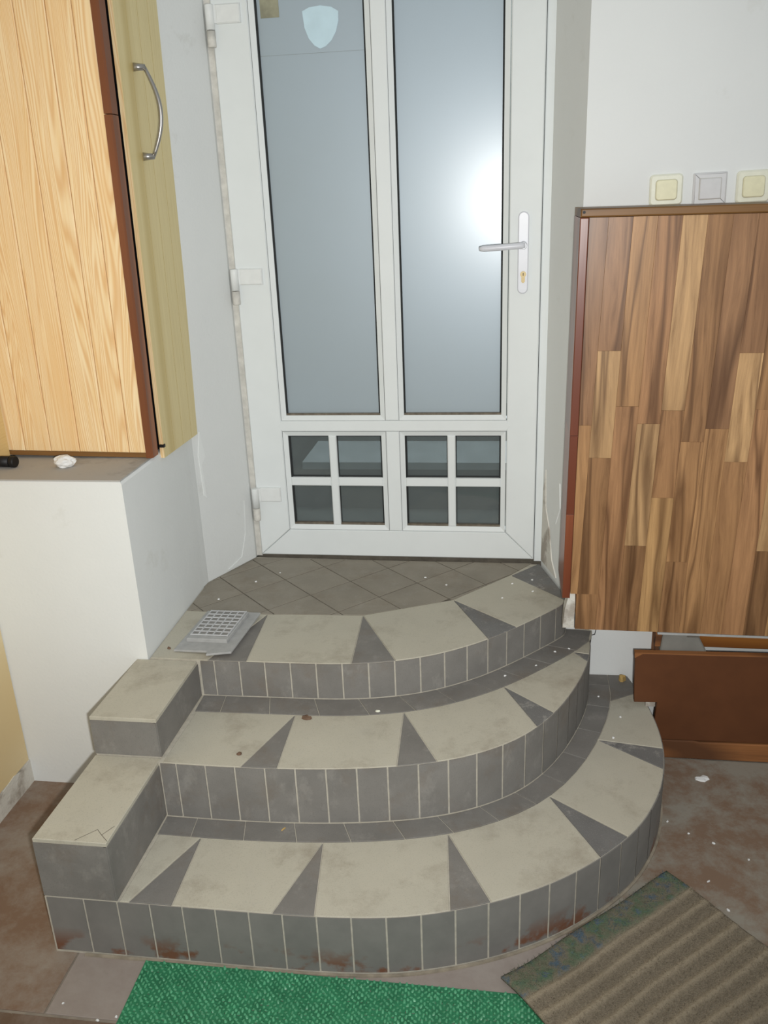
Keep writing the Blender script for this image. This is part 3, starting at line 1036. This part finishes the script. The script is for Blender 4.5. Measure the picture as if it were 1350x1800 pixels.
# each column: bottom-to-top list of (end height, tint)
pat = {
    0: [(0.982, 't'), (1.48, 'p')], 1: [(0.897, 'b'), (1.169, 'l'), (1.48, 'p')], 2: [(1.031, 'r'), (1.48, 't')],
    3: [(0.657, 'd'), (0.987, 'l'), (1.48, 'r')], 4: [(0.792, 'y'), (1.021, 'b'), (1.48, 'l')], 5: [(0.614, 'b'), (0.941, 't'), (1.48, 'b')],
}
SL = 0.026
for cidx in range(0, 14):
    x0 = 1.081 + 0.0553 * (cidx - 1)
    x1 = x0 + 0.0553
    zb = PZ0
    for ze, tn in pat[cidx % 6]:
        ze = min(ze + (0.0 if cidx < 6 else -0.007), PZ1) if ze < 1.47 else PZ1
        # planks lean a touch: x moves by SL per metre of height
        fx = lambda x, z: x + SL * (z - 0.898)
        g = 0.00012
        pl = [(fx(x0, zb) + g, zb + g), (fx(x1, zb) - g, zb + g), (fx(x1, ze) - g, ze - g), (fx(x0, ze) + g, ze - g)]
        lim = (PX0 + 0.008) if zb > 0.51 else 1.069
        pl = clip(pl, 1, 0, -(PX0 + 0.008))
        pl = clip(pl, -1, 0, PX1) if pl else pl
        if pl and zb < 0.5 and min(p[0] for p in pl) < 1.069:      # notch at the foot of the trim
            up = clip(pl, 0, 1, -0.512)
            lo = clip(clip(pl, 0, -1, 0.512), 1, 0, -1.069)
            polys = [q for q in (up, lo) if q and area(q) > 1e-5]
        else:
            polys = [pl] if pl and area(pl) > 1e-5 else []
        for q in polys:
            o = prism('plank', q, Y_PANEL + 0.011, Y_PANEL, 'walnut', pan, 'xz', cham=0.0003)
            t_ = tints[tn]
            j_ = R.uniform(0.9, 1.1)
            o.color = (t_[0] * j_, t_[1] * j_, t_[2] * j_, 1)
        zb = ze
prism('plaster_filler', [(1.036, 0.405), (1.0675, 0.405), (1.066, 0.44), (1.0675, 0.47), (1.0655, 0.513), (1.049, 0.514), (1.046, 0.49), (1.04, 0.46)],
      Y_PANEL + 0.05, Y_PANEL + 0.006, 'plaster_chipped', pan, 'xz')
prism('batten', rect(1.40, PX1, 0.345, 0.398), Y_PANEL + 0.055, Y_PANEL + 0.035, 'orange_wood', pan, 'xz', cham=0.002)
prism('support_block', [(1.305, 0.335), (1.43, 0.335), (1.40, 0.392), (1.31, 0.398)], Y_PANEL + 0.09, Y_PANEL + 0.02, 'concrete', pan, 'xz', cham=0.003)
prism('bottom_strip', rect(1.29, PX1, 0.3985, 0.4045), Y_PANEL + 0.06, Y_PANEL - 0.001, 'vent_plastic', pan, 'xz')
prism('foil_patch', rect(1.372, 1.405, 0.383, 0.3978), Y_PANEL + 0.03, Y_PANEL + 0.018, 'steel', pan, 'xz')
prism('batten', rect(1.292, 1.312, 0.345, 0.398), Y_PANEL + 0.055, Y_PANEL + 0.03, 'worn_wood', pan, 'xz')
pan.rotation_euler = (0, 0.008, 0)

kb = empty('kick_board', (1.45, Y_PANEL, 0.06))
tag(kb, 'dark brown board with stepped cut-out below the laminate panel', 'board')
prism('sheet', [(1.305, 0.060), (1.85, 0.064), (1.85, 0.338), (1.255, 0.334), (1.2355, 0.322), (1.238, 0.25), (1.242, 0.179), (1.304, 0.181), (1.301, 0.12)],
      Y_PANEL + 0.016, Y_PANEL, 'brown_paint', kb, 'xz', cham=0.0012)
prism('raw_edge', [(1.234, 0.338), (1.85, 0.343), (1.85, 0.3385), (1.256, 0.3345), (1.2345, 0.321)], Y_PANEL + 0.016, Y_PANEL - 0.0008, 'worn_wood', kb, 'xz')
box('stud', 1.31, 1.35, Y_PANEL + 0.017, Y_WALL - 0.002, 0.16, 0.33, 'worn_wood', kb)
bs = prism('baseboard_right', [(1.312, 0.0), (1.85, 0.0), (1.85, 0.060), (1.43, 0.057), (1.41, 0.0605), (1.31, 0.059)], Y_PANEL + 0.03, Y_PANEL - 0.004, 'worn_wood', None, 'xz', cham=0.003)
tag(bs, 'worn raw wooden strip at the foot of the brown board', kind='structure')
cp = prism('plaster_stub', [(1.276, -0.640), (1.302, -0.640), (1.302, -0.60), (1.276, -0.60)], H1 + 0.0005, H1 + 0.022, 'plaster_chipped', None)
tag(cp, 'chipped lump of white plaster beside the cut-out of the brown board', 'plaster lump')


# ------------------------------------------------------------------ light switches
def switch(x0, x1, z0, z1, rim, face, label, rad, tilt):
    s = empty('light_switch', ((x0 + x1) / 2, Y_WALL, (z0 + z1) / 2))
    tag(s, label, 'light switch', 'light switches above the laminate panel')
    cx, cz, hw, hh = (x0 + x1) / 2, (z0 + z1) / 2, (x1 - x0) / 2, (z1 - z0) / 2

    def rr(hw_, hh_, r_):
        pts = []
        for qx, qz, a0 in ((1, 1, 0), (-1, 1, 90), (-1, -1, 180), (1, -1, 270)):
            for i in range(5):
                a = math.radians(a0 + 90 * i / 4)
                pts.append((cx + qx * (hw_ - r_) + r_ * math.cos(a), cz + qz * (hh_ - r_) + r_ * math.sin(a)))
        return pts
    prism('cover_frame', rr(hw, hh, rad), Y_WALL - 0.0005, Y_WALL - 0.009, rim, s, 'xz', cham=0.004)
    prism('shadow_gap', rr(hw * 0.66, hh * 0.66, rad * 0.8), Y_WALL - 0.008, Y_WALL - 0.0095, 'switch_gap', s, 'xz')
    prism('rocker', rr(hw * 0.64, hh * 0.64, rad * 0.75), Y_WALL - 0.008, Y_WALL - 0.013, face, s, 'xz', cham=0.002)
    s.rotation_euler = (0, tilt, 0)


switch(1.218, 1.297, 1.494, 1.567, 'yellowed_rim', 'yellowed_plastic', 'yellowed rounded light switch nearest the door', 0.010, -0.02)
switch(1.321, 1.400, 1.492, 1.567, 'grey_plastic', 'grey_plastic', 'square pale grey light switch between the two yellowed ones', 0.003, -0.02)
switch(1.422, 1.501, 1.493, 1.568, 'yellowed_rim', 'yellowed_plastic', 'yellowed light switch at the right edge of the picture', 0.010, -0.02)

# ------------------------------------------------------------------ broken vent cover on the landing
vent = empty('vent_cover', (0.09, -0.77, H3))
tag(vent, 'broken grey plastic vent cover lying on the landing', 'vent cover')
VX, VY = 0.082, 0.115          # half sizes, local axes
plate = [(-VX, -VY), (0.014, -VY), (0.018, -VY - 0.016), (VX, -VY + 0.002), (VX, VY), (-VX, VY)]
def vpr(name, poly, z0, z1, mat, cham=0.0):
    poly = [(p[0] + 0.09, p[1] - 0.77) for p in poly]
    return prism(name, poly, H3 + z0, H3 + z1, mat, vent, cham=cham)
vpr('flange', plate, 0.001, 0.006, 'vent_plastic', 0.001)
vpr('raised_body', rect(-0.064, 0.054, -0.070, 0.098), 0.0065, 0.017, 'vent_plastic', 0.002)
gx = [-0.058 + i * (0.106 / 5) for i in range(6)]
gy = [-0.050 + i * (0.142 / 7) for i in range(8)]
vpr('grid_recess', rect(-0.058, 0.048, -0.050, 0.092), 0.0172, 0.0176, 'vent_hole')
for x in gx:
    vpr('slat', rect(x - 0.0012, x + 0.0012, -0.052, 0.094), 0.0177, 0.0205, 'vent_slat')
for i, y in enumerate(gy):
    vpr('slat', rect(-0.060, 0.050, y - 0.0013, y + 0.0013), 0.0177, 0.0200, 'vent_slat')
vent.rotation_euler = (0.0, -0.035, -0.075)
vent.location.z = H3 + 0.0045

# ------------------------------------------------------------------ mats
gm = empty('green_turf_mat', (0.6, -1.75, 0.0))
tag(gm, 'green plastic turf mat lying at the foot of the steps', 'mat')
gx0, gx1, gy0, gy1 = 0.117, 1.03, -2.08, -1.487
vs_, fs_ = [], []


def add_box(x0, x1, y0, y1, z0, z1):
    b = len(vs_)
    vs_.extend([(x0, y0, z0), (x1, y0, z0), (x1, y1, z0), (x0, y1, z0), (x0, y0, z1), (x1, y0, z1), (x1, y1, z1), (x0, y1, z1)])
    fs_.extend([(b, b + 3, b + 2, b + 1), (b + 4, b + 5, b + 6, b + 7), (b, b + 1, b + 5, b + 4), (b + 1, b + 2, b + 6, b + 5),
                (b + 2, b + 3, b + 7, b + 6), (b + 3, b, b + 4, b + 7)])


PT = 0.0135
nx, ny = int((gx1 - gx0) / PT), int((gy1 - gy0) / PT)
for i in range(nx + 1):
    x = gx0 + i * PT
    add_box(x - 0.0042, x + 0.0042, gy0, gy1, 0.0012, 0.0042)
for j in range(ny + 1):
    y = gy1 - j * PT
    add_box(gx0, gx1, y - 0.0036, y + 0.0036, 0.0010, 0.0040)
base = mesh_obj('mesh_base', vs_, fs_, 'mat_green', gm)
base['kind'] = 'stuff'
vs_, fs_ = [], []
rg = random.Random(3)
for i in range(nx + 1):
    for j in range(ny + 1):
        for dx_, dy_ in ((0, 0), (PT / 2, PT / 2)):
            x, y = gx0 + i * PT + dx_, gy1 - j * PT - dy_
            if x > gx1 or y < gy0:
                continue
            b = len(vs_)
            tx, ty = rg.uniform(-0.0025, 0.0025), rg.uniform(-0.0025, 0.0025)
            hz = rg.uniform(0.0060, 0.0085)
            for q in range(5):
                a = 2 * math.pi * q / 5 + rg.random()
                vs_.append((x + 0.0036 * math.cos(a), y + 0.0036 * math.sin(a), 0.0038))
            for q in range(5):
                a = 2 * math.pi * q / 5
                vs_.append((x + tx + 0.0022 * math.cos(a), y + ty + 0.0022 * math.sin(a), hz))
            for q in range(5):
                r_ = (q + 1) % 5
                fs_.append((b + q, b + r_, b + 5 + r_, b + 5 + q))
            fs_.append(tuple(range(b + 5, b + 10)))
nub = mesh_obj('turf_nubs', vs_, fs_, 'mat_nub', gm)
nub['kind'] = 'stuff'

# brown ribbed mat, turned about 41 degrees, one corner over the green mat
bmr = empty('ribbed_door_mat', (0.878, -1.455, 0.0))
tag(bmr, 'worn brown ribbed mat with blue and green speckled border beside the steps', 'mat')
U, V = Vector((0.752, 0.659)), Vector((0.659, -0.752))
P0 = Vector((0.878, -1.455))
LU, LV = 0.520, 0.78
nu, nv = 90, 240
ridges = [0.072 + 0.040 * i for i in range(18)]
vs_, fs_, zone, lifts = [], [], [], []
for jv in range(nv + 1):
    v_ = LV * jv / nv
    for iu in range(nu + 1):
        u_ = LU * iu / nu
        wob = 0.004 * math.sin(u_ * 11 + v_ * 5)
        d = min(abs(v_ - q - wob) for q in ridges)
        hgt = 0.0015 + 0.0034 * math.exp(-(d / 0.006) ** 2)
        border = 1.0 if v_ < 0.060 else max(0.0, 1 - (v_ - 0.060) / 0.012)
        hgt = max(hgt, 0.005 * border)
        edge = min(u_, LU - u_, v_)
        hgt *= min(1.0, 0.35 + edge / 0.012)
        crumple = 0.0022 * math.sin(u_ * 19 + 1.3 * math.sin(v_ * 17)) * math.sin(v_ * 9 + u_ * 4) + 0.0030
        q = P0 + U * (u_ + 0.003 * math.sin(v_ * 23)) + V * (v_ + 0.0025 * math.sin(u_ * 21))
        fy, fx_ = min(1, max(0, (-1.385 - q.y) / 0.095)), min(1, max(0, (1.16 - q.x) / 0.11))
        lift = 0.0095 * fy * fy * (3 - 2 * fy) * fx_ * fx_ * (3 - 2 * fx_)
        vs_.append((q.x, q.y, 0.002 + lift + hgt + crumple))
        lifts.append(lift)
        zone.append((border, math.exp(-(d / 0.008) ** 2) * (1 - border * 0.8), 0, 1))
top_n = len(vs_)
for jv in range(nv):
    for iu in range(nu):
        a = jv * (nu + 1) + iu
        fs_.append((a, a + 1, a + nu + 2, a + nu + 1))
# skirt down to the underside
ring = [i for i in range(nu + 1)] + [(j + 1) * (nu + 1) + nu for j in range(nv)] + [nv * (nu + 1) + i for i in range(nu - 1, -1, -1)] + [j * (nu + 1) for j in range(nv - 1, 0, -1)]
for i in range(top_n):
    x, y, z = vs_[i]
    vs_.append((x, y, 0.0006 + lifts[i]))
    zone.append((0, 0, 0, 1))
for a in range(len(ring)):
    b = (a + 1) % len(ring)
    fs_.append((ring[a], ring[b], top_n + ring[b], top_n + ring[a]))
for jv in range(nv):
    for iu in range(nu):
        a = top_n + jv * (nu + 1) + iu
        fs_.append((a, a + nu + 1, a + nu + 2, a + 1))
bmo = mesh_obj('ribbed_pile', vs_, fs_, 'mat_brown', bmr, True)
ca = bmo.data.color_attributes.new('zone', 'FLOAT_COLOR', 'POINT')
for i, c_ in enumerate(zone):
    ca.data[i].color = c_
# fibre tufts standing out of the pile
vs2, fs2, zone2 = [], [], []
for t_ in range(22000):
    iu, jv = rg.randrange(nu), rg.randrange(int(nv * 0.75))
    i0 = jv * (nu + 1) + iu
    p = Vector(vs_[i0]) + Vector((rg.uniform(-0.003, 0.003), rg.uniform(-0.003, 0.003), -0.001))
    d = Vector((rg.uniform(-1, 1), rg.uniform(-1, 1), rg.uniform(0.5, 1.4))).normalized()
    sd = d.cross(Vector((rg.uniform(-1, 1), rg.uniform(-1, 1), 0.2))).normalized() * 0.0008
    b = len(vs2)
    e_ = p + d * rg.uniform(0.004, 0.009)
    vs2 += [tuple(p - sd), tuple(p + sd), tuple(e_)]
    fs2.append((b, b + 1, b + 2))
    zone2 += [zone[i0]] * 3
me = bpy.data.meshes.new('pile_fibres')
c0 = WL[bmr.name]
me.from_pydata([tuple(Vector(v) - c0) for v in vs2], [], fs2)
me.materials.append(M['mat_brown'])
ca = me.color_attributes.new('zone', 'FLOAT_COLOR', 'POINT')
for i, c_ in enumerate(zone2):
    ca.data[i].color = c_
fb = bpy.data.objects.new('pile_fibres', me)
COL.objects.link(fb)
fb.parent = bmr
fb['kind'] = 'stuff'

# ------------------------------------------------------------------ litter
def flake(name, x, y, z, sx, sy, mat, label, cat, group=None, seed=1, rot=0.0, th=0.0025):
    rr = random.Random(seed)
    n = 9
    top, bot = [], []
    for i in range(n):
        a = 2 * math.pi * i / n
        q = rr.uniform(0.65, 1.1)
        px, py = sx * q * math.cos(a), sy * q * math.sin(a)
        px, py = px * math.cos(rot) - py * math.sin(rot), px * math.sin(rot) + py * math.cos(rot)
        bot.append((x + px, y + py, z + 0.0004))
        top.append((x + px * 0.85, y + py * 0.85, z + th * rr.uniform(0.7, 1.5)))
    vv = bot + top + [(x, y, z + th * 1.7)]
    ff = [tuple(range(n))[::-1]] + [(i, (i + 1) % n, n + (i + 1) % n, n + i) for i in range(n)] + [(n + i, n + (i + 1) % n, 2 * n) for i in range(n)]
    return tag(mesh_obj(name, vv, ff, mat), label, cat, group)


flake('dry_leaf', 0.383, -1.000, H2, 0.014, 0.009, 'leaf', 'curled brown leaf scrap beside the dark strip of the upper tread', 'leaf', seed=2, th=0.005)
flake('dry_leaf', 0.256, -1.158, H2, 0.007, 0.007, 'leaf', 'small round brown leaf scrap near the front edge of the upper tread', 'leaf', seed=3, th=0.003)
flake('brick_crumb', -0.020, -0.862, H3, 0.006, 0.005, 'leaf', 'small reddish crumb on the landing by the white pier', 'crumb', seed=4, th=0.004)
flake('paint_chip', 1.424, -0.748, 0.0, 0.020, 0.014, 'paper', 'large white plaster flake on the floor before the brown board', 'flake', seed=5, th=0.004)
flake('paint_chip', 1.227, -0.505, H1, 0.012, 0.012, 'crumb_yellow', 'yellowish foam crumb at the wall beside the brown board', 'crumb', seed=6, th=0.012)
flake('wood_splinter', 0.368, -1.228, H1, 0.010, 0.002, 'crumb_yellow', 'pale wood splinter on the dark strip of the lower tread', 'splinter', seed=7, rot=1.0)
flake('plaster_bit', 0.560, -0.955, H2, 0.008, 0.006, 'yellowed_rim', 'pale round plaster bit at the foot of the top riser', 'flake', seed=8)
spots = [(1.345, -0.97, 0), (1.40, -1.00, 0), (1.385, -1.215, 0), (1.36, -1.13, 0), (1.47, -1.05, 0), (1.30, -0.93, 0), (0.07, -1.63, 0), (0.105, -1.618, 0),
         (-0.02, -1.60, 0), (1.02, -0.62, H2), (0.965, -0.70, H2), (1.06, -0.60, H2), (0.88, -0.76, H2), (1.15, -0.60, H1), (1.20, -0.70, H1),
         (1.17, -0.80, H1), (0.90, -0.40, H3), (0.96, -0.45, H3), (0.70, -0.42, H3), (0.63, -0.37, H3), (0.10, -0.43, H3), (0.16, -0.36, H3),
         (0.02, -0.56, H3), (0.87, -0.50, H3), (0.96, -0.37, H3)]
surf = {}
for x, y, z in spots:
    pl_ = ('on the landing before the door' if z == H3 else 'on the upper tread near the panel' if z == H2 else
           'on the lower tread beside the brown board' if z == H1 else 'on the floor right of the steps' if x > 1 else 'on the floor left of the green mat')
    surf.setdefault(pl_, []).append((x, y, z))
ORD = ['leftmost', 'second from left', 'third from left', 'fourth from left', 'fifth from left', 'sixth from left', 'seventh from left', 'eighth from left', 'ninth from left']
n_ = 0
for pl_, lst in surf.items():
    lst.sort(key=lambda p: (Vector(p) - CAM).dot(r2) / (Vector(p) - CAM).dot(fwd))
    for i, (x, y, z) in enumerate(lst):
        flake('plaster_speck', x, y, z, R.uniform(0.003, 0.0055), R.uniform(0.002, 0.004), 'paper',
              'tiny white plaster speck, ' + ORD[i] + ' ' + pl_, 'speck', 'white plaster specks ' + pl_, 20 + n_, R.uniform(0, 3), 0.002)
        n_ += 1
tag(tube('wire_stub', [(1.120, -0.474, 0.345), (1.128, -0.482, 0.347), (1.140, -0.488, 0.338), (1.146, -0.489, 0.318), (1.143, -0.488, 0.300), (1.130, -0.482, 0.292), (1.122, -0.480, 0.290)],
         0.0012, 'black', None, 6), 'thin black wire stub curling out of the wall below the panel', 'wire')

# plaster flaking off the reveals: thin raised patches
def patch(name, pts, parent, mat='plaster'):
    vv = [Vector(p) for p in pts]
    nrm = (vv[1] - vv[0]).cross(vv[2] - vv[0]).normalized()
    if nrm.dot(CAM - vv[0]) < 0:
        nrm = -nrm
    n = len(vv)
    verts = [tuple(v - nrm * 0.002) for v in vv] + [tuple(v + nrm * 0.003) for v in vv]
    faces = [tuple(range(n)), tuple(range(n, 2 * n))] + [(i, (i + 1) % n, n + (i + 1) % n, n + i) for i in range(n)]
    return mesh_obj(name, verts, faces, mat, parent)


def rev_r(t, z):       # point on the right reveal, t from door frame (0) to corner (1)
    return (0.992 + 0.068 * t, -0.238 - 0.234 * t, z)


def rev_l(t, z):
    return (0.046 - 0.098 * t, -0.238 - 0.202 * t, z)


patch('plaster_flake', [rev_r(*q) for q in ((0.38, 0.70), (0.62, 0.735), (0.66, 0.66), (0.52, 0.60), (0.44, 0.63))], wr)
patch('plaster_flake', [rev_r(*q) for q in ((0.60, 0.55), (0.80, 0.66), (0.97, 0.69), (0.97, 0.43), (0.86, 0.43), (0.74, 0.47))], wr)
patch('plaster_flake', [rev_l(*q) for q in ((0.80, 0.82), (0.86, 0.90), (0.92, 0.83), (0.90, 0.70), (0.86, 0.69), (0.88, 0.80))], rv)

patch('dirty_patch', [rev_r(*q) for q in ((0.02, 0.43), (0.03, 0.66), (0.10, 0.74), (0.14, 0.62), (0.30, 0.56), (0.42, 0.47), (0.60, 0.43))], wr, 'plaster_chipped')
patch('dirty_patch', [rev_l(*q) for q in ((0.03, 0.42), (0.04, 0.60), (0.14, 0.63), (0.18, 0.52), (0.30, 0.445), (0.60, 0.425))], rv, 'plaster_old')
